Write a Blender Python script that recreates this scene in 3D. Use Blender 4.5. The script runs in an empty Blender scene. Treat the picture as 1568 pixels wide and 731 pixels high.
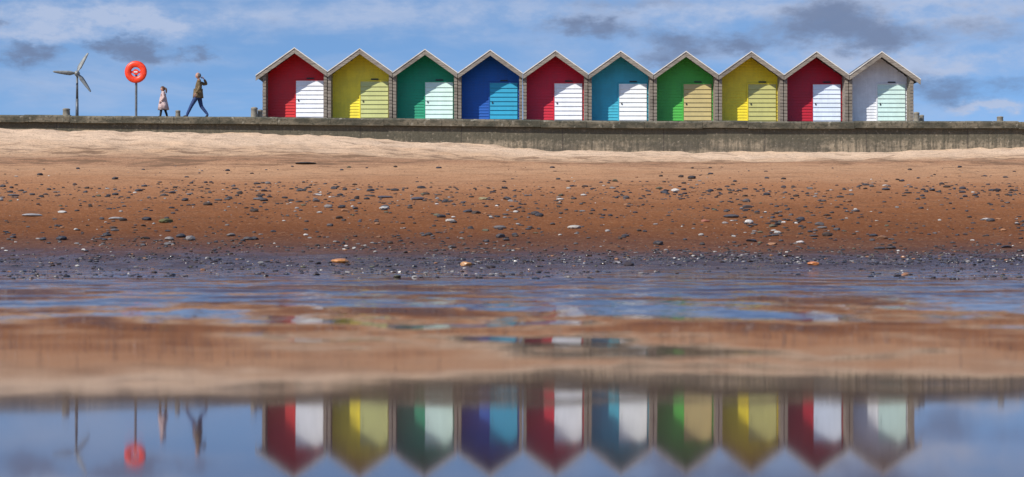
import bpy, bmesh, math, random
import numpy as np
from mathutils import Vector, Matrix, Quaternion
random.seed(7); rng=np.random.default_rng(11)
F=2880.0; CX=784.0; YH=398.0; H=0.15
scene=bpy.context.scene
def PX(x,d): return (x-CX)/F*d
def PZ(y,d): return H+(YH-y)/F*d

# ---------------------------------------------------------------- nodes
class NT:
    def __init__(s,tree):
        s.t=tree; s.t.nodes.clear()
    def n(s,typ,**kw):
        nd=s.t.nodes.new(typ)
        for k,v in kw.items(): setattr(nd,k,v)
        return nd
    def put(s,sock,v):
        if v is None: return
        if isinstance(v,bpy.types.NodeSocket): s.t.links.new(v,sock)
        else: sock.default_value=v
    def m(s,op,a,b=None,c=None,clamp=False):
        nd=s.n('ShaderNodeMath',operation=op); nd.use_clamp=clamp
        s.put(nd.inputs[0],a); s.put(nd.inputs[1],b); s.put(nd.inputs[2],c)
        return nd.outputs[0]
    def vm(s,op,a,b=None,out=0):
        nd=s.n('ShaderNodeVectorMath',operation=op)
        s.put(nd.inputs[0],a)
        if op=='SCALE': s.put(nd.inputs['Scale'],b)
        else: s.put(nd.inputs[1],b)
        return nd.outputs[out]
    def noise(s,vec,scale,detail=4,rough=.55,dist=0,out='Fac'):
        nd=s.n('ShaderNodeTexNoise'); s.put(nd.inputs['Vector'],vec)
        nd.inputs['Scale'].default_value=scale; nd.inputs['Detail'].default_value=detail
        nd.inputs['Roughness'].default_value=rough; nd.inputs['Distortion'].default_value=dist
        return nd.outputs[out]
    def ss(s,v,a,b,oa=0.,ob=1.,kind='SMOOTHSTEP'):
        nd=s.n('ShaderNodeMapRange',interpolation_type=kind)
        s.put(nd.inputs['Value'],v); s.put(nd.inputs['From Min'],a); s.put(nd.inputs['From Max'],b)
        s.put(nd.inputs['To Min'],oa); s.put(nd.inputs['To Max'],ob)
        return nd.outputs['Result']
    def mix(s,f,a,b,blend='MIX'):
        nd=s.n('ShaderNodeMix',data_type='RGBA',blend_type=blend)
        s.put(nd.inputs[0],f)
        for i,v in ((6,a),(7,b)):
            if isinstance(v,(tuple,list)) and len(v)==3: v=(*v,1)
            s.put(nd.inputs[i],v)
        return nd.outputs[2]
    def ramp(s,f,stops):
        nd=s.n('ShaderNodeValToRGB'); s.put(nd.inputs[0],f)
        e=nd.color_ramp.elements
        while len(e)<len(stops): e.new(.5)
        for i,(p,c) in enumerate(stops):
            e[i].position=p; e[i].color=(*c,1) if len(c)==3 else c
        return nd.outputs[0]
    def xyz(s,v):
        nd=s.n('ShaderNodeSeparateXYZ'); s.put(nd.inputs[0],v); return nd.outputs
    def comb(s,x,y,z):
        nd=s.n('ShaderNodeCombineXYZ')
        s.put(nd.inputs[0],x); s.put(nd.inputs[1],y); s.put(nd.inputs[2],z); return nd.outputs[0]
    def pos(s): return s.n('ShaderNodeNewGeometry').outputs['Position']
    def bump(s,h,dist,strength=1.):
        nd=s.n('ShaderNodeBump'); s.put(nd.inputs['Height'],h)
        nd.inputs['Distance'].default_value=dist; nd.inputs['Strength'].default_value=strength
        return nd.outputs[0]
    def bsdf(s,col,rough,normal=None,**kw):
        b=s.n('ShaderNodeBsdfPrincipled')
        if isinstance(col,(tuple,list)) and len(col)==3: col=(*col,1)
        s.put(b.inputs['Base Color'],col); s.put(b.inputs['Roughness'],rough)
        if normal is not None: s.put(b.inputs['Normal'],normal)
        for k,v in kw.items(): s.put(b.inputs[k],v)
        o=s.n('ShaderNodeOutputMaterial'); s.t.links.new(b.outputs[0],o.inputs[0])
        return b
def newmat(name):
    m=bpy.data.materials.new(name); m.use_nodes=True
    return m,NT(m.node_tree)

_pc={}
def paint(col,name='paint',rough=.5,dirt=.25):
    key=(col,rough,dirt)
    if key in _pc: return _pc[key]
    m,t=newmat(name); p=t.pos()
    a=t.noise(p,2.2,3,.6); 
    st=t.noise(t.vm('MULTIPLY',p,(14,14,1.2)),1,3,.6)
    f=t.m('MULTIPLY',t.ss(t.m('ADD',a,t.m('MULTIPLY',st,.5)),.60,.92),dirt)
    c=t.mix(f,col,tuple(x*.45+.02 for x in col))
    t.bsdf(c,rough)
    _pc[key]=m; return m
def wood(name,c1,c2,vert=False):
    m,t=newmat(name); p=t.pos()
    s=(40,40,3) if vert else (3,3,40)
    a=t.noise(t.vm('MULTIPLY',p,s),1,3,.65)
    b=t.noise(p,1.7,2)
    c=t.mix(t.ss(a,.3,.7),c1,c2)
    c=t.mix(t.m('MULTIPLY',t.ss(b,.45,.75),.45),c,tuple(x*.5 for x in c1))
    t.bsdf(c,.8,t.bump(a,.008,.8)); return m
def plain(name,col,rough=.6,metal=0.):
    m,t=newmat(name); p=t.pos()
    c=t.mix(t.ss(t.noise(p,9,3),.35,.7),col,tuple(x*.7 for x in col))
    t.bsdf(c,rough,Metallic=metal); return m

# ---------------------------------------------------------------- mesh helpers
def mkobj(name,verts,faces,mats,parent=None,smooth=False,mi=None):
    me=bpy.data.meshes.new(name); me.from_pydata(verts,[],faces); me.update()
    for m in (mats if isinstance(mats,list) else [mats]): me.materials.append(m)
    if mi is not None: me.polygons.foreach_set('material_index',mi)
    if smooth: me.polygons.foreach_set('use_smooth',[True]*len(me.polygons))
    o=bpy.data.objects.new(name,me); scene.collection.objects.link(o)
    if parent: o.parent=parent
    return o
def empty(name,loc=(0,0,0)):
    o=bpy.data.objects.new(name,None); o.location=loc; o.empty_display_size=.3
    scene.collection.objects.link(o); return o
def box(V,Fc,x0,x1,y0,y1,z0,z1):
    b=len(V)
    V+= [(x0,y0,z0),(x1,y0,z0),(x1,y1,z0),(x0,y1,z0),(x0,y0,z1),(x1,y0,z1),(x1,y1,z1),(x0,y1,z1)]
    Fc+=[(b,b+3,b+2,b+1),(b+4,b+5,b+6,b+7),(b,b+1,b+5,b+4),(b+1,b+2,b+6,b+5),(b+2,b+3,b+7,b+6),(b+3,b,b+4,b+7)]
def hashn(ix,iy,seed):
    n=(ix.astype(np.int64)*374761393+iy.astype(np.int64)*668265263+seed*982451653)&0xffffffff
    n=((n^(n>>13))*1274126177)&0xffffffff
    return ((n^(n>>16))&0xffff)/65535.0
def vn(x,y,seed=0):
    ix=np.floor(x);iy=np.floor(y);fx=x-ix;fy=y-iy
    fx=fx*fx*(3-2*fx);fy=fy*fy*(3-2*fy)
    a=hashn(ix,iy,seed);b=hashn(ix+1,iy,seed);c=hashn(ix,iy+1,seed);d=hashn(ix+1,iy+1,seed)
    return (a*(1-fx)+b*fx)*(1-fy)+(c*(1-fx)+d*fx)*fy-.5
def fbm(x,y,seed=0,o=4):
    s=0;a=1
    for i in range(o):
        s=s+a*vn(x*2**i+i*17.3,y*2**i+i*5.1,seed+i); a*=.5
    return s

# ---------------------------------------------------------------- terrain functions
WD=77.9
def zw(x):
    px=np.asarray(x)/WD*F+CX
    y=np.interp(px,[-600,0,400,700,1000,1568,2200],[171,176,179.3,183,185.3,186.3,186.5])
    return H+(YH-y)*WD/F
def zprom(x,y): return zw(x)+0.02*(np.asarray(y)-78.55)
def zfoot(x):
    px=np.asarray(x)/78.*F+CX
    y=np.interp(px,[-500,0,300,500,700,850,1100,1300,1450,1568,2100],[190,197,203,209,221,231,235.5,232,228,226,222])
    return H+(YH-y)*78./F
D_=np.array([-3000,-200,0,8,14,20,28,32.5,36,40,46,53,60,65.,67.5,71,78])
Z_=np.array([-6,-1,-.16,-.10,-.05,-.022,-.008,.03,.17,.40,1.08,1.95,2.82,3.44,3.66,3.92,4.56])
def gz(x,y):
    x=np.asarray(x,float);y=np.asarray(y,float)
    z=np.interp(y,D_,Z_)
    f=np.clip((y-62)/16.,0,1); f=f*f*(3-2*f)
    z=z+(zfoot(x)-4.56)*f
    near=np.clip((y-33)/6,0,1)
    z=z+near*.10*fbm(x*.12,y*.2,3,2)
    z=z+near*.035*fbm(x*1.3,y*1.1,5,3)
    dry=np.clip((y-66)/3,0,1)
    z=z+dry*.12*fbm(x*1.2,y*1.0,9,4)
    sh=np.exp(-((y-66-1.2*fbm(x*.15,y*0,21,3))/.7)**2); z=z+.07*sh
    sw=np.clip((y-7)/8,0,1)*np.clip((37-y)/3,0,1)
    z=z+sw*(.080*fbm(x*.28,y*.16,31,3)+.022*fbm(x*2.1,y*1.3,37,3))
    return z

# ---------------------------------------------------------------- ground
def axis(dense0,dense1,step,outs_neg,outs_pos):
    return np.array(list(outs_neg)+list(np.arange(dense0,dense1+1e-6,step))+list(outs_pos))
xs=axis(-27,27,.13,[-3000,-1000,-400,-200,-120,-80,-60,-48,-40,-34,-30,-28],[28,30,34,40,48,60,80,120,200,400,1000,3000])
ys=axis(6,78,.12,[-3000,-1000,-300,-100,-40,-15,-5,0,3,5],[78.1,78.35,78.55,80,82,85,90,100,140,300,900,3000])
X,Y=np.meshgrid(xs,ys)
Z=gz(X,Y)
hi=Y>78.2
Z[hi]=(zprom(X,np.minimum(Y,100))-.03)[hi]
nx,ny=len(xs),len(ys)
V=np.stack([X.ravel(),Y.ravel(),Z.ravel()],1)
i=np.arange(nx-1);j=np.arange(ny-1)
I,J=np.meshgrid(i,j); a=(J*nx+I).ravel()
FA=np.stack([a,a+1,a+1+nx,a+nx],1)
me=bpy.data.meshes.new('ground')
me.vertices.add(len(V)); me.vertices.foreach_set('co',V.ravel())
me.loops.add(FA.size); me.loops.foreach_set('vertex_index',FA.ravel())
me.polygons.add(len(FA)); me.polygons.foreach_set('loop_start',np.arange(len(FA))*4)
me.polygons.foreach_set('use_smooth',np.ones(len(FA),bool))
me.update(calc_edges=True); me.validate()
ground=bpy.data.objects.new('ground',me); scene.collection.objects.link(ground)
m,t=newmat('beach_sand')
p=t.pos(); x,y,z=t.xyz(p)
big=t.noise(t.vm('MULTIPLY',p,(.18,.35,.35)),1,3,.6)
med=t.noise(t.vm('MULTIPLY',p,(.7,1.6,1.6)),1,4,.65)
fine=t.noise(p,11,4,.7)
yy=t.m('ADD',y,t.m('MULTIPLY',t.m('SUBTRACT',big,.5),8))
yy=t.m('ADD',yy,t.m('MULTIPLY',t.m('SUBTRACT',med,.5),4))
f=t.ss(yy,30.,78.,0,1,'LINEAR')
def q(d): return (d-30)/48.
col=t.ramp(f,[(0,(.056,.032,.034)),(q(35.5),(.050,.025,.024)),(q(38.5),(.080,.029,.014)),(q(43),(.155,.054,.019)),(q(50),(.24,.094,.037)),(q(56),(.34,.155,.072)),(q(63.0),(.45,.252,.138)),(q(65.5),(.33,.175,.098)),(q(68.5),(.50,.315,.19)),(q(74),(.64,.455,.31))])
col=t.mix(t.ss(med,.5,.70,0,.45),col,(.12,.058,.03))
col=t.mix(t.ss(fine,.52,.68,0,.55),col,(.06,.03,.019))
col=t.mix(t.ss(fine,.46,.30,0,.22),col,(.66,.46,.30))
strand=t.m('MULTIPLY',t.ss(yy,64.,65.5),t.ss(yy,73.,69))
col=t.mix(t.m('MULTIPLY',strand,t.ss(med,.46,.60,0,.7)),col,(.17,.10,.06))
wetr=t.ss(t.noise(t.vm('MULTIPLY',p,(1.3,.8,1.)),1,4,.65),.40,.60,.07,.5)
dryf=t.ss(y,34.,44.)
rough=t.m('ADD',t.m('MULTIPLY',wetr,t.m('SUBTRACT',1.,dryf)),t.m('MULTIPLY',dryf,.95))
hgt=t.m('ADD',t.m('MULTIPLY',fine,.5),t.m('MULTIPLY',med,1.5))
t.bsdf(col,rough,t.bump(hgt,.07,.9),**{'Specular IOR Level':t.ss(y,35,45,.5,.08)})
me.materials.append(m)

# ---------------------------------------------------------------- water
wv=[(-2500,-2500,0),(2500,-2500,0),(2500,37,0),(-2500,37,0)]
m,t=newmat('shallow_water')
p=t.pos(); x,y,z=t.xyz(p)
d=t.m('MAXIMUM',t.vm('LENGTH',t.vm('MULTIPLY',p,(0,1,0)),out=1),1.0)
amp=t.m('MINIMUM',t.m('MULTIPLY',t.m('POWER',t.m('DIVIDE',d,1.5),3.1),.00052),.085)
def tilt(sx,sy,detail,w):
    c=t.noise(t.vm('MULTIPLY',p,(sx,sy,1)),1,detail,.55,out='Color')
    return t.vm('SCALE',t.vm('SUBTRACT',c,(.5,.5,.5)),w)
tl=t.vm('ADD',tilt(1.3,1.1,3,5.5),tilt(5,5,3,4.))
tl=t.vm('ADD',tl,tilt(20,34,1,1.6))
pt=t.noise(t.vm('MULTIPLY',p,(.70,.55,1)),1,5,.7)
tl=t.vm('SCALE',tl,t.m('MULTIPLY',amp,t.ss(pt,.36,.56,.25,1.8)))
tl=t.vm('ADD',tl,t.comb(0.,t.m('MULTIPLY',amp,t.ss(pt,.42,.54,0,-1.1)),0.))
tl=t.vm('MULTIPLY',tl,(1,1,0))
nrm=t.vm('NORMALIZE',t.vm('ADD',tl,(0,0,1)))
bed=t.mix(t.ss(t.noise(t.vm('MULTIPLY',p,(1.2,1.2,1)),1,3,.6),.35,.7),(.075,.034,.030),(.040,.022,.030))
t.bsdf(bed,.038,nrm,IOR=1.33)
mkobj('water',wv,[(0,1,2,3)],m)

# ---------------------------------------------------------------- pebbles
def ico(sub):
    bm=bmesh.new(); bmesh.ops.create_icosphere(bm,subdivisions=sub,radius=1)
    v=np.array([q_.co[:] for q_ in bm.verts]); f=np.array([[q_.index for q_ in fc.verts] for fc in bm.faces]); bm.free(); return v,f
iv,if_=ico(2)
S=[]
PAL=[((.028,.030,.040),5),((.04,.036,.04),4),((.08,.07,.07),2.2),((.035,.022,.016),3.5),((.20,.18,.17),1.1),((.45,.42,.38),.7),((.28,.13,.06),.8),((.09,.085,.05),.5)]
pw=np.array([w for _,w in PAL]);pw/=pw.sum()
def pc():
    c=np.array(PAL[rng.choice(len(PAL),p=pw)][0]); return c*rng.uniform(.7,1.35)
def addst(n,d0,d1,r0,r1,thr,seed,sc=.5,soft=.15):
    k=0;tries=0
    while k<n and tries<n*40:
        tries+=1
        d=rng.uniform(d0,d1); xx=rng.uniform(-.29,.29)*d
        v=float(fbm(np.array([xx*sc]),np.array([d*sc*.6]),seed,3)[0])
        if v<thr+rng.uniform(-soft,soft): continue
        r=r0+(r1-r0)*rng.random()**3
        S.append((xx,d,r,rng.uniform(.28,.55),pc())); k+=1
addst(2900,33.5,41,.012,.055,-.05,51,.5,.3)
addst(1100,32,37.5,.015,.06,-.1,52,.6,.3)
addst(2500,39,58,.018,.075,-.1,53,.35,.5)
addst(560,40,56,.05,.14,-.05,54,.3,.35)
addst(420,52,64,.025,.11,-.1,55,.3,.4)
addst(1100,14,34,.008,.040,.0,56,.5,.3)
def at(px,py,w,c,flat=.4):
    dd=np.linspace(14,77,4000); xx=PX(px,dd); zz=gz(xx,dd); yy_=YH-(zz-H)/dd*F
    k=np.argmin(np.abs(yy_-py)); S.append((xx[k],dd[k],w/2/F*dd[k],flat,np.array(c)))
for a_ in [(1060,274,15,(.02,.02,.025),.5),(880,350,24,(.42,.38,.33),.3),(255,341,26,(.10,.10,.03),.35),(48,331,34,(.33,.31,.30),.16),(640,306,24,(.06,.06,.08),.25),
 (740,306,20,(.30,.24,.12),.3),(690,339,22,(.42,.38,.33),.25),(521,402,30,(.50,.20,.05),.3),(714,407,20,(.45,.22,.08),.5),(752,410,16,(.04,.03,.03),.4),(963,407,18,(.04,.03,.03),.5),
 (1245,406,22,(.5,.17,.05),.35),(945,404,12,(.5,.45,.42),.4),(468,251,34,(.03,.025,.02),.12),(590,317,16,(.06,.06,.07),.3),(590,320,20,(.4,.38,.35),.3),(178,336,26,(.3,.28,.27),.2),
 (590,303,26,(.07,.07,.09),.2),(1510,337,16,(.45,.42,.4),.35),(1350,366,24,(.25,.12,.06),.3),(1325,284,14,(.05,.05,.06),.3),(396,306,20,(.1,.1,.11),.25),(486,300,16,(.45,.4,.36),.3),(1225,372,14,(.5,.45,.42),.4),
 (765,350,22,(.12,.11,.11),.3),(1080,340,14,(.3,.1,.06),.4),(1120,333,26,(.05,.05,.06),.25),(20,300,20,(.08,.08,.09),.2),(95,326,16,(.45,.42,.38),.3)]: at(*a_)
n=len(S);nv=len(iv)
AV=np.zeros((n,nv,3));AC=np.ones((n,nv,4));AF=np.zeros((n,len(if_),3),int)
for k,(sx,sy,r,fl,c) in enumerate(S):
    v=iv.copy()
    dirs=rng.normal(size=(5,3)); dirs/=np.linalg.norm(dirs,axis=1)[:,None]
    for dv in dirs:
        dd=v@dv; lim=rng.uniform(.55,.9); v=v-np.outer(np.maximum(dd-lim,0),dv)
    v=v*np.array([1,rng.uniform(.55,.95),1])
    an=rng.uniform(-.6,.6); ca,sa=math.cos(an),math.sin(an)
    v=np.stack([v[:,0]*ca-v[:,1]*sa,v[:,0]*sa+v[:,1]*ca,v[:,2]*fl],1)*r
    z0=max(float(gz(sx,sy)),0 if sy<34 else -9)
    AV[k]=v+np.array([sx,sy,z0+r*fl*.45]); AC[k,:,:3]=c; AF[k]=if_+k*nv
me=bpy.data.meshes.new('pebbles'); me.from_pydata(AV.reshape(-1,3).tolist(),[],AF.reshape(-1,3).tolist()); me.update()
ca_=me.color_attributes.new('stone_col','FLOAT_COLOR','POINT'); ca_.data.foreach_set('color',AC.ravel())
m,t=newmat('stone'); at_=t.n('ShaderNodeAttribute',attribute_name='stone_col'); p=t.pos()
c=t.mix(t.ss(t.noise(p,30,3),.4,.7,0,.4),at_.outputs['Color'],(.10,.065,.05))
yv=t.xyz(p)[1]
t.bsdf(c,t.ss(yv,36,44,.3,.8))
me.materials.append(m); o=bpy.data.objects.new('pebbles',me); scene.collection.objects.link(o)

# ---------------------------------------------------------------- sea wall
wall=empty('sea_wall',(0,78.2,0))
m,t=newmat('wall_concrete'); p=t.pos(); x,y,z=t.xyz(p)
a=t.noise(t.vm('MULTIPLY',p,(.35,.35,1.2)),1,4,.65); b=t.noise(t.vm('MULTIPLY',p,(5,5,.6)),1,4,.65); g=t.noise(p,9,4,.7)
c=t.mix(t.ss(a,.40,.60),(.105,.09,.065),(.30,.24,.165))
c=t.mix(t.ss(b,.43,.62,0,.8),c,(.075,.065,.045))
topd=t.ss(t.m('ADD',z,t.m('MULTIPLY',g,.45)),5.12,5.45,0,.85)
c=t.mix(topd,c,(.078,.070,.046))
c=t.mix(t.ss(g,.52,.66,0,.65),c,(.06,.055,.036))
c=t.mix(t.ss(g,.42,.3,0,.45),c,(.42,.35,.26))
bx=t.m('ABSOLUTE',t.m('SUBTRACT',t.m('FRACT',t.m('DIVIDE',x,4.2)),.5))
jl=t.ss(bx,.006,.002); c=t.mix(t.m('MULTIPLY',jl,.7),c,(.04,.03,.025))
bz=t.m('ABSOLUTE',t.m('SUBTRACT',t.m('FRACT',t.m('DIVIDE',z,.42)),.5))
c=t.mix(t.ss(bz,.03,.0,0,.35),c,(.07,.06,.045))
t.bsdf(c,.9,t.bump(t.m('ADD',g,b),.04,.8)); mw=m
m,t=newmat('coping_concrete'); p=t.pos()
a=t.noise(t.vm('MULTIPLY',p,(.8,1,2)),1,4,.7); g=t.noise(p,9,4,.7)
c=t.mix(t.ss(a,.38,.62),(.06,.056,.038),(.17,.145,.10)); c=t.mix(t.ss(g,.5,.64,0,.75),c,(.034,.036,.022))
c=t.mix(t.ss(t.noise(p,4,3),.60,.72,0,.6),c,(.36,.33,.26))
t.bsdf(c,.9,t.bump(g,.03,.8)); mc=m
xw=np.arange(-240,240.1,2.); V=[];Fc=[]
for k,xx in enumerate(xw):
    zt=float(zw(xx))
    for (yy_,zz) in [(78.0,zt-3.2),(78.03,zt-.30),(78.5,zt-.30),(78.5,zt-3.2)]: V.append((xx,yy_-78.2,zz))
for k in range(len(xw)-1):
    for q_ in range(3): Fc.append((k*4+q_,(k+1)*4+q_,(k+1)*4+q_+1,k*4+q_+1))
mkobj('wall_face',V,Fc,mw,wall)
V=[];Fc=[]; xx=-240.
while xx<240:
    L=random.choice([1.9,2.2,2.4]); x1=xx+L-.012
    j=random.uniform(-.02,.02); jy=random.uniform(-.01,.01)
    b=len(V); prof=[(77.84+jy,-.30),(77.80+jy,-.07),(77.88+jy,0),(78.56,0.0),(78.56,-.30)]
    for xe in (xx,x1):
        for (yy_,zz) in prof: V.append((xe,yy_-78.2,float(zw(xe))+zz+j))
    for q_ in range(5): Fc.append((b+q_,b+5+q_,b+5+(q_+1)%5,b+(q_+1)%5))
    Fc.append(tuple(b+q_ for q_ in range(5))); Fc.append(tuple(b+9-q_ for q_ in range(5)))
    xx+=L
mkobj('coping',V,Fc,mc,wall)
V=[];Fc=[]
for k,xx in enumerate(xw):
    for yy_ in (78.57,84,100): V.append((xx,yy_,float(zprom(xx,yy_))))
for k in range(len(xw)-1):
    for q_ in range(2): Fc.append((k*3+q_,(k+1)*3+q_,(k+1)*3+q_+1,k*3+q_+1))
m,t=newmat('paving'); p=t.pos()
br=t.n('ShaderNodeTexBrick'); t.put(br.inputs['Vector'],p); br.inputs['Scale'].default_value=1.2
br.inputs['Color1'].default_value=(.25,.23,.2,1);br.inputs['Color2'].default_value=(.3,.27,.23,1);br.inputs['Mortar'].default_value=(.12,.1,.09,1);br.inputs['Mortar Size'].default_value=.01
t.bsdf(br.outputs[0],.9)
mkobj('promenade',V,Fc,m)

# ---------------------------------------------------------------- beach huts
w_post=wood('weathered_post',(.15,.12,.095),(.30,.255,.20))
w_barge=wood('weathered_bargeboard',(.14,.115,.095),(.31,.27,.22))
w_cap=wood('pale_capping',(.54,.51,.46),(.70,.67,.62))
w_roof=wood('roof_felt',(.08,.072,.068),(.14,.13,.12))
blk=plain('black_plate',(.015,.015,.018),.5)
HUTS=[((.60,.006,.008),(.80,.82,.86)),((.86,.70,.035),(.50,.52,.20)),((.008,.31,.16),(.64,.84,.76)),((.004,.095,.42),(.02,.33,.52)),((.58,.006,.03),(.80,.82,.86)),
      ((.05,.42,.55),(.82,.84,.84)),((.07,.42,.055),(.50,.40,.17)),((.86,.68,.025),(.48,.46,.16)),((.44,.004,.02),(.68,.76,.88)),((.80,.81,.83),(.58,.76,.70))]
PK=3.10; RISE=.985; HW=1.383
EAVE=PK-RISE
def topw(z,base_w,drop):
    lim=(PK-drop-z)*HW/RISE
    return max(0.0,min(base_w,lim))
for k,(c1,c2) in enumerate(HUTS):
    cx=PX(451+k*99.9,80.); gzv=float(zprom(cx,80.))
    hut=empty('beach_hut',(cx,80.,gzv))
    DEP=2.7; IW=1.235; OW=1.372; RC=.76
    V=[];Fc=[]
    for sgn in (-1,1):
        xa,xb=(IW,OW-.02) if sgn>0 else (-OW+.02,-IW)
        box(V,Fc,xa,xb,.06,DEP,-.1,EAVE+.0)
        z=0
        while z<EAVE-.12:
            xo=OW-.02 if sgn>0 else -OW+.02
            b=len(V); V+=[(xo+sgn*.014,.07,z),(xo+sgn*.014,DEP,z),(xo+sgn*.003,DEP,z+.135),(xo+sgn*.003,.07,z+.135),(xo,.07,z),(xo,DEP,z)]
            Fc+=[(b,b+1,b+2,b+3),(b,b+1,b+5,b+4)]; z+=.14
    mkobj('side_walls',V,Fc,w_post,hut)
    V=[];Fc=[]
    for sgn in (-1,1):
        z=-.1
        while z<EAVE-.02:
            h=min(.135,EAVE-.02-z); jx=random.uniform(-.006,.006)
            xa,xb=(IW-.004,OW) if sgn>0 else (-OW,-IW+.004)
            box(V,Fc,xa+jx,xb-abs(jx)*.5,random.uniform(-.012,.0),.057,z,z+h-.018); z+=.142
        xa,xb=(IW+.01,OW-.015) if sgn>0 else (-OW+.015,-IW-.01)
        box(V,Fc,xa,xb,.016,.055,-.1,EAVE-.03)
    mkobj('corner_posts',V,Fc,w_post,hut)
    V=[(-IW,DEP-.05,-.1),(IW,DEP-.05,-.1),(IW,DEP-.05,EAVE),(0,DEP-.05,PK-.2),(-IW,DEP-.05,EAVE)]
    mkobj('back_wall',V,[(0,1,2,3,4)],w_post,hut)
    V=[];Fc=[];z=-.05;dr=.12
    while z<PK-dr-.01:
        z1=min(z+.125,PK-dr-.005)
        w0=topw(z,IW-.003,dr);w1=topw(z1,IW-.003,dr)
        b=len(V);yb=RC-.026
        V+=[(-w0,yb,z),(w0,yb,z),(w1,RC-.004,z1),(-w1,RC-.004,z1),(-w0,RC+.01,z),(w0,RC+.01,z)]
        Fc+=[(b,b+1,b+2,b+3),(b,b+4,b+5,b+1)]; z+=.125
    mkobj('front_cladding',V,Fc,paint(c1,'painted_boards'),hut)
    x0,x1,zt=-.03,1.165,1.76
    V=[];Fc=[]
    box(V,Fc,x0,x1,RC-.05,RC-.028,-.05,zt)
    z=.02
    while z<zt-.05:
        h=min(.175,zt-.02-z); b=len(V)
        xa,xb=x0+.012,x1-.012
        V+=[(xa,RC-.09,z),(xb,RC-.09,z),(xb,RC-.060,z+h-.02),(xa,RC-.060,z+h-.02),(xa,RC-.052,z),(xb,RC-.052,z),(xa,RC-.052,z+h-.02),(xb,RC-.052,z+h-.02)]
        Fc+=[(b,b+1,b+2,b+3),(b,b+4,b+5,b+1),(b,b+3,b+6,b+4),(b+1,b+5,b+7,b+2),(b+3,b+2,b+7,b+6)]; z+=.19
    mkobj('door',V,Fc,paint(c2,'painted_door',.45,.2),hut)
    V=[];Fc=[]
    box(V,Fc,x0-.05,x0-.002,RC-.075,RC-.027,-.05,zt+.045)
    box(V,Fc,x0-.002,x1+.0,RC-.075,RC-.027,zt+.003,zt+.045)
    mkobj('door_frame',V,Fc,paint(c1,'painted_boards'),hut)
    V=[];Fc=[]; box(V,Fc,.42,.74,RC-.06,RC-.028,zt+.075,zt+.125); box(V,Fc,.06,.11,RC-.105,RC-.092,.87,.95)
    mkobj('plaque_and_lock',V,Fc,blk,hut)
    V=[];Fc=[]; box(V,Fc,-IW+.003,IW-.003,.06,DEP-.06,-.09,.03); mkobj('floor',V,Fc,w_post,hut)
    hl=HW+(.27 if k==0 else 0); hr=HW+(.27 if k==9 else 0)
    V=[];Fc=[]; Vb=[];Fb=[]; Vc=[];Fk=[]
    s=RISE/HW
    for sgn,hw in ((-1,hl),(1,hr)):
        hw-=.003
        def P(xd,y,dn): return (sgn*xd,y,PK-xd*s-dn)
        def slab(Vx,Fx,xa,xb,y0,y1,t0,t1):
            b=len(Vx); Vx+=[P(xa,y0,t0),P(xb,y0,t0),P(xb,y1,t0),P(xa,y1,t0),P(xa,y0,t1),P(xb,y0,t1),P(xb,y1,t1),P(xa,y1,t1)]
            Fx+=[(b,b+1,b+2,b+3),(b+4,b+7,b+6,b+5),(b,b+4,b+5,b+1),(b+1,b+5,b+6,b+2),(b+2,b+6,b+7,b+3),(b+3,b+7,b+4,b)]
        slab(V,Fc,0.002,hw,-.10,DEP+.12,.03,.085)
        slab(Vb,Fb,0.002,hw-.004,-.145,-.105,.05,.250)
        slab(Vb,Fb,0.002,hw-.004,DEP+.125,DEP+.16,.05,.235)
        for xd in (.35,.85): slab(V,Fc,xd,xd+.06,-.09,DEP,.088,.15)
        slab(Vc,Fk,0.001,hw+.001,-.17,-.085,0.0,.047)
    mkobj('roof',V,Fc,w_roof,hut); mkobj('bargeboards',Vb,Fb,w_barge,hut); mkobj('capping',Vc,Fk,w_cap,hut)

# ---------------------------------------------------------------- bollards
conc=plain('old_concrete',(.26,.23,.18),.9)
def bollard(px,d,w,h,name='concrete_bollard'):
    xx=PX(px,d); z=float(zprom(xx,d)); e=empty(name,(xx,d,z))
    prof=[(0.0,0),(w*.55,0),(w*.5,h*.1),(w*.45,h*.8),(w*.5,h*.84),(w*.48,h*.95),(w*.3,h),(0,h*1.02)]
    N=14;V=[];Fc=[]
    for (r,zz) in prof:
        for q_ in range(N):
            a=2*math.pi*q_/N; V.append((r*math.cos(a)*(1+.04*math.sin(3*a)),r*math.sin(a),zz))
    for i_ in range(len(prof)-1):
        for q_ in range(N): Fc.append((i_*N+q_,i_*N+(q_+1)%N,(i_+1)*N+(q_+1)%N,(i_+1)*N+q_))
    mkobj('post',V,Fc,conc,e,True)
for a_ in [(101,79.2,.32,.38),(272,79.2,.22,.34),(389,79.3,.30,.50),(398,79.6,.22,.42),(1404,79.3,.26,.48),(1412,79.6,.2,.38),(1532,79.2,.28,.30)]: bollard(*a_)

def cyl(V,Fc,p0,p1,r0,r1,N=14):
    p0=Vector(p0);p1=Vector(p1);d=(p1-p0).normalized(); u=d.orthogonal().normalized(); w=d.cross(u); b=len(V)
    for (pp,r) in ((p0,r0),(p1,r1)):
        for q_ in range(N):
            a=2*math.pi*q_/N; V.append(tuple(pp+u*math.cos(a)*r+w*math.sin(a)*r))
    for q_ in range(N): Fc.append((b+q_,b+(q_+1)%N,b+N+(q_+1)%N,b+N+q_))
    Fc.append(tuple(b+q_ for q_ in range(N))[::-1]); Fc.append(tuple(b+N+q_ for q_ in range(N)))
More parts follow.
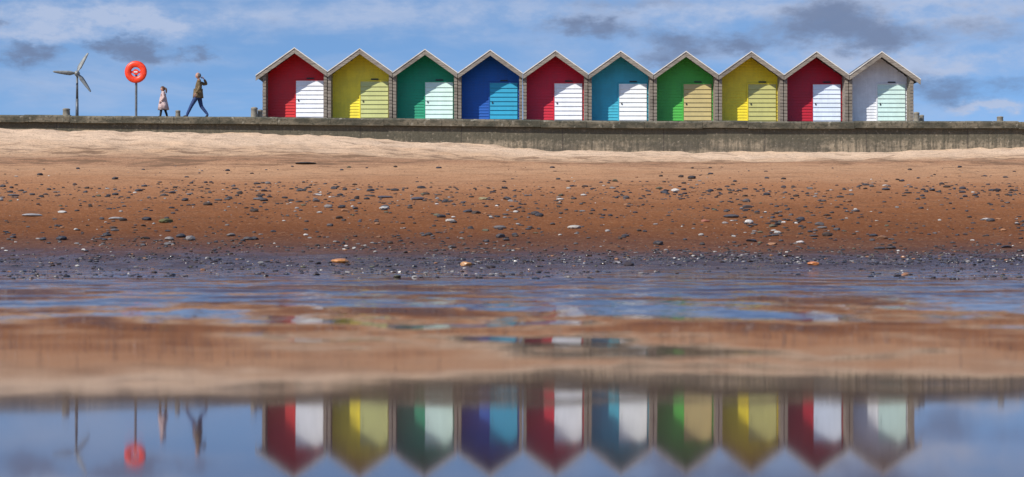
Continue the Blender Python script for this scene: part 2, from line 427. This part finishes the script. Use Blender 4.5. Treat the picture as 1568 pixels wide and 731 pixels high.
# ---------------------------------------------------------------- lifebuoy
D=79.4; lx=PX(208,D); lz=float(zprom(lx,D)); lb=empty('lifebuoy_stand',(lx,D,lz)); hc=PZ(110.5,D)-lz
V=[];Fc=[]; cyl(V,Fc,(0,0,-.02),(0,0,hc-.1),.05,.05); box(V,Fc,-.12,.12,-.12,.12,-.02,.03)
mkobj('pole',V,Fc,plain('pole_steel',(.16,.17,.18),.5,.3),lb,False)
orange=plain('orange_plastic',(.88,.05,.006),.4)
V=[];Fc=[];N=48;M=16;R=.335;r=.135
for i_ in range(N):
    A=2*math.pi*i_/N
    for j_ in range(M):
        B=2*math.pi*j_/M; rr=R+r*math.cos(B); V.append((rr*math.cos(A),-.09+r*.55*math.sin(B),hc+rr*math.sin(A)))
for i_ in range(N):
    for j_ in range(M): Fc.append((i_*M+j_,((i_+1)%N)*M+j_,((i_+1)%N)*M+(j_+1)%M,i_*M+(j_+1)%M))
mkobj('ring',V,Fc,orange,lb,True)
V=[];Fc=[]
box(V,Fc,-.26,.26,-.07,-.03,hc-.045,hc+.045); 
cyl(V,Fc,(0,-.12,hc),(0,-.02,hc),.12,.12,24); mkobj('hub_bracket',V,Fc,orange,lb)
V=[];Fc=[]; box(V,Fc,-.075,.075,-.135,-.122,hc-.03,hc+.03); mkobj('label',V,Fc,paint((.7,.7,.7)),lb)

# ---------------------------------------------------------------- wind turbine
D=81.; tx=PX(117.5,D); tz=float(zprom(tx,D)); wt=empty('wind_turbine',(tx,D,tz)); hc=PZ(113,D)-tz
grey=plain('turbine_grey',(.26,.27,.26),.5,.1)
V=[];Fc=[]; cyl(V,Fc,(0,0,-.02),(0,0,.9),.07,.06); cyl(V,Fc,(0,0,.9),(0,0,hc-.05),.055,.042); mkobj('pole',V,Fc,plain('pole_dark',(.12,.13,.14),.5,.3),wt,True)
ax=Matrix.Rotation(math.radians(10),4,'Z')
def T(v): return tuple((ax@Vector(v))+Vector((0,0,hc)))
V=[];Fc=[]; prof=[(-.42,.0),(-.40,.06),(-.32,.10),(-.2,.12),(.05,.12),(.25,.08),(.35,.04),(.36,0)]
N=16
for (yy_,r_) in prof:
    for q_ in range(N):
        a=2*math.pi*q_/N; V.append(T((r_*math.cos(a),yy_,r_*math.sin(a))))
for i_ in range(len(prof)-1):
    for q_ in range(N): Fc.append((i_*N+q_,i_*N+(q_+1)%N,(i_+1)*N+(q_+1)%N,(i_+1)*N+q_))
mkobj('nacelle',V,Fc,grey,wt,True)
V=[];Fc=[]
pts=[(.3,-.02),(.75,-.04),(.95,.2),(.82,.2),(.65,.04),(.3,.03)]
for xo in (-.01,.01):
    for (yy_,zz) in pts: V.append(T((xo,yy_,zz)))
Fc+=[tuple(range(6)),tuple(range(11,5,-1))]+[(i_,(i_+1)%6,6+(i_+1)%6,6+i_) for i_ in range(6)]
mkobj('tail_vane',V,Fc,grey,wt)
V=[];Fc=[]
for ang in (177,61,-54):
    A=math.radians(ang); e=Vector((math.cos(A),0,math.sin(A))); n_=Vector((-math.sin(A),0,math.cos(A))); f_=Vector((0,1,0))
    b=len(V); ST=[(.05,.06,50),(.15,.11,35),(.28,.16,24),(.5,.135,15),(.75,.10,10),(.95,.06,6),(1.0,.02,5)]
    for (rr,ch,tw) in ST:
        tw=math.radians(tw); cd=n_*math.cos(tw)+f_*math.sin(tw); td=f_*math.cos(tw)-n_*math.sin(tw)
        o_=e*rr+Vector((0,-.34,0))
        for (u_,v_) in ((-.6,0),(-.2,.12),(.3,.12),(1.0,0),(.3,-.06),(-.2,-.08)): V.append(T(o_+cd*(u_*ch*.8)+td*(v_*ch)))
    for i_ in range(len(ST)-1):
        for q_ in range(6): Fc.append((b+i_*6+q_,b+i_*6+(q_+1)%6,b+(i_+1)*6+(q_+1)%6,b+(i_+1)*6+q_))
    l=b+(len(ST)-1)*6; Fc.append(tuple(range(l,l+6))); Fc.append(tuple(range(b+5,b-1,-1)))
mkobj('blades',V,Fc,grey,wt,True)

# ---------------------------------------------------------------- people
def skinned(name,J,E,mats,parent,sub=2,roots=(0,)):
    me=bpy.data.meshes.new(name+'_sk'); me.from_pydata([j_[0] for j_ in J],[(a,b) for a,b,_ in E],[]); me.update()
    o=bpy.data.objects.new(name+'_sk',me); scene.collection.objects.link(o)
    bpy.context.view_layer.objects.active=o
    md=o.modifiers.new('skin','SKIN'); md.use_smooth_shade=True
    sv=me.skin_vertices[0].data
    for i_,j_ in enumerate(J):
        r=j_[1]; sv[i_].radius=(r,r) if not isinstance(r,tuple) else r; sv[i_].use_root=(i_ in roots)
    s=o.modifiers.new('sub','SUBSURF'); s.levels=sub; s.render_levels=sub
    dg=bpy.context.evaluated_depsgraph_get(); m2=bpy.data.meshes.new_from_object(o.evaluated_get(dg)); m2.name=name
    bpy.data.objects.remove(o)
    m2.materials.clear()
    for m_ in mats: m2.materials.append(m_)
    P0=np.array([J[a][0] for a,b,_ in E],float);P1=np.array([J[b][0] for a,b,_ in E],float);mi=[m_ for *_,m_ in E]
    for pl in m2.polygons:
        c=np.array(pl.center[:]); dv=P1-P0; tt=np.clip(((c-P0)*dv).sum(1)/(dv*dv).sum(1),0,1)
        dd=np.linalg.norm(P0+dv*tt[:,None]-c,axis=1); pl.material_index=mi[int(np.argmin(dd))]; pl.use_smooth=True
    ob=bpy.data.objects.new(name,m2); scene.collection.objects.link(ob); ob.parent=parent; return ob
def cloth(name,col,col2=None):
    m,t=newmat(name); p=t.pos()
    c=t.mix(t.ss(t.noise(p,9,3,.6),.35,.65),col,col2 or tuple(x*.6 for x in col))
    t.bsdf(c,.85,t.bump(t.noise(p,12,3),.03,.8)); return m
skin_m=plain('skin',(.50,.26,.18),.55)
eye_m=plain('eye',(.02,.02,.02),.3)
def head(parent,c,s,yaw,tilt,hair_m,bald,skinmat):
    v,f=ico(4); R=Matrix.Rotation(yaw,3,'Z')@Matrix.Rotation(tilt,3,'Y')
    co=v.copy(); x_,y_,z_=co.T.copy()
    low=np.clip(-z_,0,1)
    X_=x_*.43*(1-.08*low)-.04*low; Y_2=y_*.34*(1-.32*low**1.5); Z2=z_*.5
    X_=X_-(np.exp(-((y_/.16)**2+((z_+.12)/.16)**2))*.10)*(x_<0)
    X_=X_-(np.exp(-((y_/.22)**2+((z_+.85)/.15)**2))*.05)*(x_<0)
    X_=X_+(np.exp(-(((abs(y_)-.36)/.16)**2+((z_-.02)/.13)**2))*.035)*(x_<0)
    X_=X_-(np.exp(-((y_/.25)**2+((z_+.45)/.07)**2))*.02)*(x_<0)
    pts=np.stack([X_,Y_2,Z2],1)*s
    def tr(P): return [tuple(R@Vector(q_)+Vector(c)) for q_ in P]
    mkobj('head',tr(pts),f.tolist(),skinmat,parent,True)
    V=[];Fc=[]
    for sg in (-1,1):
        b=len(V); vv,ff=ico(2); V+=[tuple(q_) for q_ in (vv*np.array([.10,.03,.13])+np.array([.03,sg*.345,-.03]))*s]; Fc+=[tuple(q_+b) for q_ in ff]
    mkobj('ears',tr(V),Fc,skinmat,parent,True)
    V=[];Fc=[]
    for sg in (-1,1):
        b=len(V); vv,ff=ico(2); V+=[tuple(q_) for q_ in (vv*.035+np.array([-.37,sg*.12,.01]))*s]; Fc+=[tuple(q_+b) for q_ in ff]
    mkobj('eyes',tr(V),Fc,eye_m,parent,True)
    vv,ff=ico(2); V=[tuple(q_) for q_ in (vv*np.array([.02,.10,.018])+np.array([-.435,0,-.225]))*s]
    mkobj('mouth',tr(V),[tuple(q_) for q_ in ff],plain('lips',(.30,.10,.09)),parent,True)
    hp=np.stack([X_,Y_2,Z2],1)*np.array([1.09,1.12,1.07]); hp+=.012*np.sin(v*23)[:, [1,2,0]]
    if bald: keep=lambda q_:(q_[0]>-.02 and -.62<q_[2]<.55)
    else: keep=lambda q_:(q_[0]>-.25 and q_[2]>-.75 and not(q_[0]<-.0 and q_[2]<-.1)) or q_[2]>.45
    fl=[tuple(q_) for q_ in f if keep(v[q_].mean(0))]
    mkobj('hair',tr(hp*s),fl,hair_m,parent,True)
def hand(parent,w,dirv,side,curl,s,mat,palm_n):
    w=Vector(w);d=Vector(dirv).normalized();sd=Vector(side);sd=(sd-d*sd.dot(d)).normalized();n_=Vector(palm_n);n_=(n_-d*n_.dot(d)-sd*n_.dot(sd)).normalized()
    J=[(tuple(w-d*.02*s),(.026*s,.022*s)),(tuple(w+d*.045*s),(.036*s,.022*s)),(tuple(w+d*.085*s),(.038*s,.018*s))];E=[(0,1,0),(1,2,0)];roots=[0]
    for k_,(off,L) in enumerate(((.030,.075),(.010,.085),(-.011,.078),(-.031,.062))):
        b=len(J); p0=w+d*.075*s+sd*off*s; a=curl*.6
        p1=p0+(d*math.cos(a)+n_*math.sin(a))*L*.55*s; a2=curl*1.5; p2=p1+(d*math.cos(a2)+n_*math.sin(a2))*L*.5*s
        J+=[(tuple(p0),.0095*s),(tuple(p1),.009*s),(tuple(p2),.0075*s)];E+=[(b,b+1,0),(b+1,b+2,0)];roots.append(b)
    b=len(J);p0=w+d*.03*s+sd*.025*s;p1=p0+(d*.6+sd*.8+n_*.2)*.045*s;p2=p1+(d*.9+sd*.2+n_*.4)*.035*s
    J+=[(tuple(p0),.012*s),(tuple(p1),.0105*s),(tuple(p2),.008*s)];E+=[(b,b+1,0),(b+1,b+2,0)];roots.append(b)
    skinned('hand',J,E,[mat],parent,1,roots)
D=78.95; mx=PX(302.5,D); man=empty('man_walking',(mx,D,float(zprom(mx,D))))
jk=cloth('jacket_olive',(.095,.062,.024),(.17,.12,.06)); jn=cloth('jeans_navy',(.018,.038,.12),(.03,.06,.17)); sh=cloth('shoes',(.025,.02,.02))
J=[((.01,0,1.00),(.18,.15)),
 ((.02,0,1.16),(.18,.15)),((.03,0,1.34),(.205,.155)),((.045,0,1.48),(.19,.13)),((.05,0,1.585),.066),((.04,0,1.67),.06),
 ((.05,-.20,1.495),.085),((.12,-.29,1.24),.070),((-.03,-.30,1.03),.050),
 ((.06,.19,1.495),.085),((.34,.25,1.44),.070),((.24,.14,1.65),.046),
 ((-.03,-.10,.90),.115),((-.25,-.10,.53),.082),((-.43,-.10,.15),.060),((-.445,-.10,.075),.054),((-.60,-.11,.055),.040),
 ((.04,.10,.90),.115),((.13,.10,.50),.082),((.37,.10,.20),.060),((.405,.10,.13),.052),((.30,.11,.045),.042)]
E=[(0,1,0),(1,2,0),(2,3,0),(3,4,0),(4,5,3),(3,6,0),(6,7,0),(7,8,0),(3,9,0),(9,10,0),(10,11,0),(0,12,1),(12,13,1),(13,14,1),(14,15,1),(15,16,2),(0,17,1),(17,18,1),(18,19,1),(19,20,1),(20,21,2)]
skinned('body',J,E,[jk,jn,sh,skin_m],man,2,(0,))
V=[];Fc=[];N=28
for i_,(zz,rx,ry,xo) in enumerate([(1.24,.19,.18,.02),(1.08,.20,.20,.015),(.95,.215,.21,.01),(.84,.225,.22,.01),(.84,.205,.20,.01)]):
    for q_ in range(N):
        a=2*math.pi*q_/N; w_=1+.03*math.sin(5*a+zz*9); V.append((xo+rx*w_*math.cos(a),ry*w_*math.sin(a),zz+.01*math.sin(3*a)))
for i_ in range(4):
    for q_ in range(N): Fc.append((i_*N+q_,i_*N+(q_+1)%N,(i_+1)*N+(q_+1)%N,(i_+1)*N+q_))
mkobj('jacket_skirt',V,Fc,jk,man,True)
V=[];Fc=[];cyl(V,Fc,(.045,0,1.56),(.04,0,1.63),.09,.075,20); mkobj('collar',V,Fc,cloth('collar',(.16,.12,.07)),man,True)
head(man,(.015,0,1.785),.26,0,math.radians(-14),cloth('hair_grey',(.16,.14,.13)),True,skin_m)
hand(man,(-.045,-.30,1.015),(-.35,0,-1),(-1,.2,0),.7,1.05,skin_m,(0,1,0))
hand(man,(.235,.135,1.66),(-.75,-.35,.55),(-.3,0,1),.8,1.05,skin_m,(-.5,-.3,-.6))
D=79.0; gx=PX(249.5,D); girl=empty('girl_walking',(gx,D,float(zprom(gx,D))))
ct=cloth('coat_pink',(.46,.32,.30),(.60,.45,.42)); lg=cloth('leggings',(.03,.03,.04)); bt=cloth('boots',(.02,.018,.018)); hr=cloth('hair_brown',(.12,.06,.035))
J=[((0,0,.66),(.135,.12)),((0,0,.80),(.125,.105)),((0,0,.94),(.145,.105)),((0,0,1.02),(.135,.09)),((-.005,0,1.09),.05),((-.01,0,1.14),.045),
 ((0,-.13,1.01),.062),((.07,-.20,.84),.056),((-.06,-.20,.70),.042),((0,.13,1.01),.062),((.06,.20,.84),.056),((-.10,.19,.73),.042),
 ((-.01,-.07,.58),.075),((-.07,-.07,.36),.058),((-.10,-.07,.12),.050),((-.11,-.07,.06),.045),((-.20,-.075,.04),.034),
 ((.01,.07,.58),.075),((.06,.07,.36),.058),((.14,.07,.13),.050),((.15,.07,.08),.045),((.07,.075,.035),.034)]
E=[(0,1,0),(1,2,0),(2,3,0),(3,4,0),(4,5,3),(3,6,0),(6,7,0),(7,8,0),(3,9,0),(9,10,0),(10,11,0),(0,12,1),(12,13,1),(13,14,2),(14,15,2),(15,16,2),(0,17,1),(17,18,1),(18,19,2),(19,20,2),(20,21,2)]
skinned('body',J,E,[ct,lg,bt,skin_m],girl,2,(0,))
V=[];Fc=[]
for i_,(zz,rx,ry,xo) in enumerate([(.88,.14,.14,0),(.72,.165,.17,0),(.56,.195,.20,.005),(.34,.235,.23,.01),(.34,.21,.21,.01)]):
    for q_ in range(N):
        a=2*math.pi*q_/N; w_=1+.05*math.sin(6*a+zz*3)*(1 if zz<.6 else .3); V.append((xo+rx*w_*math.cos(a),ry*w_*math.sin(a),zz+.008*math.sin(4*a)))
for i_ in range(4):
    for q_ in range(N): Fc.append((i_*N+q_,i_*N+(q_+1)%N,(i_+1)*N+(q_+1)%N,(i_+1)*N+q_))
mkobj('coat_skirt',V,Fc,ct,girl,True)
V=[];Fc=[];cyl(V,Fc,(0,0,1.06),(-.005,0,1.12),.085,.065,20); mkobj('scarf',V,Fc,cloth('scarf',(.55,.42,.38)),girl,True)
head(girl,(-.02,0,1.225),.215,math.radians(15),math.radians(-5),hr,False,skin_m)
skinned('ponytail',[((.06,0,1.28),.04),((.12,0,1.22),.045),((.13,0,1.12),.04),((.12,0,1.03),.02)],[(0,1,0),(1,2,0),(2,3,0)],[hr],girl,2)
hand(girl,(-.07,-.20,.685),(-.5,0,-.8),(-1,.2,0),.6,.75,skin_m,(0,1,0))
hand(girl,(-.11,.19,.72),(-.6,0,-.7),(-1,-.2,0),.6,.75,skin_m,(0,-1,0))

# ---------------------------------------------------------------- sun & sky
EL=math.radians(42); AZ=math.radians(45)
s=Vector((-math.sin(AZ)*math.cos(EL),-math.cos(AZ)*math.cos(EL),math.sin(EL)))
L=bpy.data.lights.new('sun','SUN'); L.energy=5.0; L.angle=math.radians(.53); L.color=(1,.95,.87)
so=bpy.data.objects.new('sun',L); so.rotation_euler=s.to_track_quat('Z','Y').to_euler(); so.location=(-30,-40,50); scene.collection.objects.link(so)
w=bpy.data.worlds.new('World'); scene.world=w; w.use_nodes=True
try:
    w.cycles.sampling_method='MANUAL'; w.cycles.sample_map_resolution=256
except Exception: pass
t=NT(w.node_tree)
g=t.n('ShaderNodeTexCoord').outputs['Generated']; x,y,z=t.xyz(g)
zz=t.m('MAXIMUM',z,0)
lift=t.vm('NORMALIZE',t.comb(x,y,t.m('ADD',t.m('MULTIPLY',zz,1.6),.20)))
sky=t.n('ShaderNodeTexSky',sky_type='NISHITA'); sky.sun_disc=False; sky.sun_elevation=EL; sky.sun_rotation=math.radians(180)+AZ
sky.air_density=1.0; sky.dust_density=.3; sky.ozone_density=2.0
t.put(sky.inputs[0],lift)
skyc=sky.outputs[0]
az=t.m('ARCTAN2',x,y); el=t.m('ARCSINE',z)
cv=t.comb(t.m('MULTIPLY',az,1.0),t.m('MULTIPLY',el,2.0),0.)
wn=t.noise(t.vm('SCALE',cv,26.),1,5,.65,out='Color'); wx,wy,_=t.xyz(t.vm('SUBTRACT',wn,(.5,.5,.5)))
azw=t.m('ADD',az,t.m('MULTIPLY',wx,.06)); elw=t.m('ADD',el,t.m('MULTIPLY',wy,.030))
wp=t.comb(azw,elw,0.)
def blobs(lst):
    tot=None
    for (bx,by,sx_,sy_,a_) in lst:
        u=(bx-784)/2880.;v=(398-by)/2880.
        A=t.vm('MULTIPLY',t.vm('SUBTRACT',wp,(u,v,0)),(2880./sx_,2880./sy_,0))
        dd=t.vm('DOT_PRODUCT',A,A,out=1)
        e=t.m('MULTIPLY',t.m('EXPONENT',t.m('MULTIPLY',dd,-1.)),a_)
        tot=e if tot is None else t.m('ADD',tot,e)
    return tot
cn=t.noise(t.vm('SCALE',cv,34.),1,6,.62); cn2=t.noise(t.vm('MULTIPLY',cv,(8,20,1)),1,5,.6,.4)
wb=blobs([(180,42,210,22,1.15),(60,66,90,12,.6),(1420,108,190,16,.8),(1490,178,45,9,1.5),(700,25,320,26,.65),(60,140,120,22,.3),(1460,30,220,34,.75),(1150,20,220,24,.7),(1300,85,130,30,.6),(850,105,120,24,.3),(1000,80,120,26,.4),(250,100,130,14,.35)])
veil=t.m('ADD',t.m('MULTIPLY',wb,t.ss(cn,.3,.60,.35,1.15)),t.ss(cn2,.45,.72,0,.4))
veil=t.m('MINIMUM',veil,.92)
db=blobs([(50,94,46,18,1.),(5,40,22,15,.85),(165,84,32,13,.85),(222,84,34,19,.95),(298,88,26,17,.85),(900,46,62,19,1.),(1035,62,54,22,.95),(1020,92,56,12,.55),(1130,72,38,16,.85),(1265,45,95,34,1.2),(1360,75,60,24,.7),(1440,150,60,28,.85),(1500,50,100,28,.55),(960,8,130,12,.45),(1540,135,50,16,.55)])
dark=t.ss(t.m('ADD',db,t.m('MULTIPLY',t.m('SUBTRACT',cn,.5),1.5)),.12,1.1,0,.88)
gen=t.m('MULTIPLY',t.ss(el,.16,.3),t.ss(cn2,.50,.7,0,.6))
hsv=t.n('ShaderNodeHueSaturation'); hsv.inputs['Saturation'].default_value=1.14; hsv.inputs['Value'].default_value=1.75; t.put(hsv.inputs['Color'],skyc)
base=hsv.outputs[0]
K=10.
c=t.mix(veil,base,(.45*K,.54*K,.74*K))
c=t.mix(dark,c,(.165*K,.22*K,.36*K))
c=t.mix(gen,c,(.46*K,.51*K,.62*K))
bg=t.n('ShaderNodeBackground'); t.put(bg.inputs[0],c); bg.inputs[1].default_value=.1
o=t.n('ShaderNodeOutputWorld'); t.t.links.new(bg.outputs[0],o.inputs[0])

# ---------------------------------------------------------------- camera
cam=bpy.data.cameras.new('camera'); co=bpy.data.objects.new('camera',cam); scene.collection.objects.link(co); scene.camera=co
cam.sensor_width=36; cam.lens=36*F/1568; cam.clip_start=.05; cam.clip_end=6000
co.location=(0,0,H); co.rotation_euler=(math.radians(90)+math.atan((YH-365.5)/F),0,0)
cam.dof.use_dof=True; cam.dof.focus_distance=72; cam.dof.aperture_fstop=5.6
scene.view_settings.view_transform='Standard'; scene.view_settings.look='None'; scene.view_settings.exposure=0
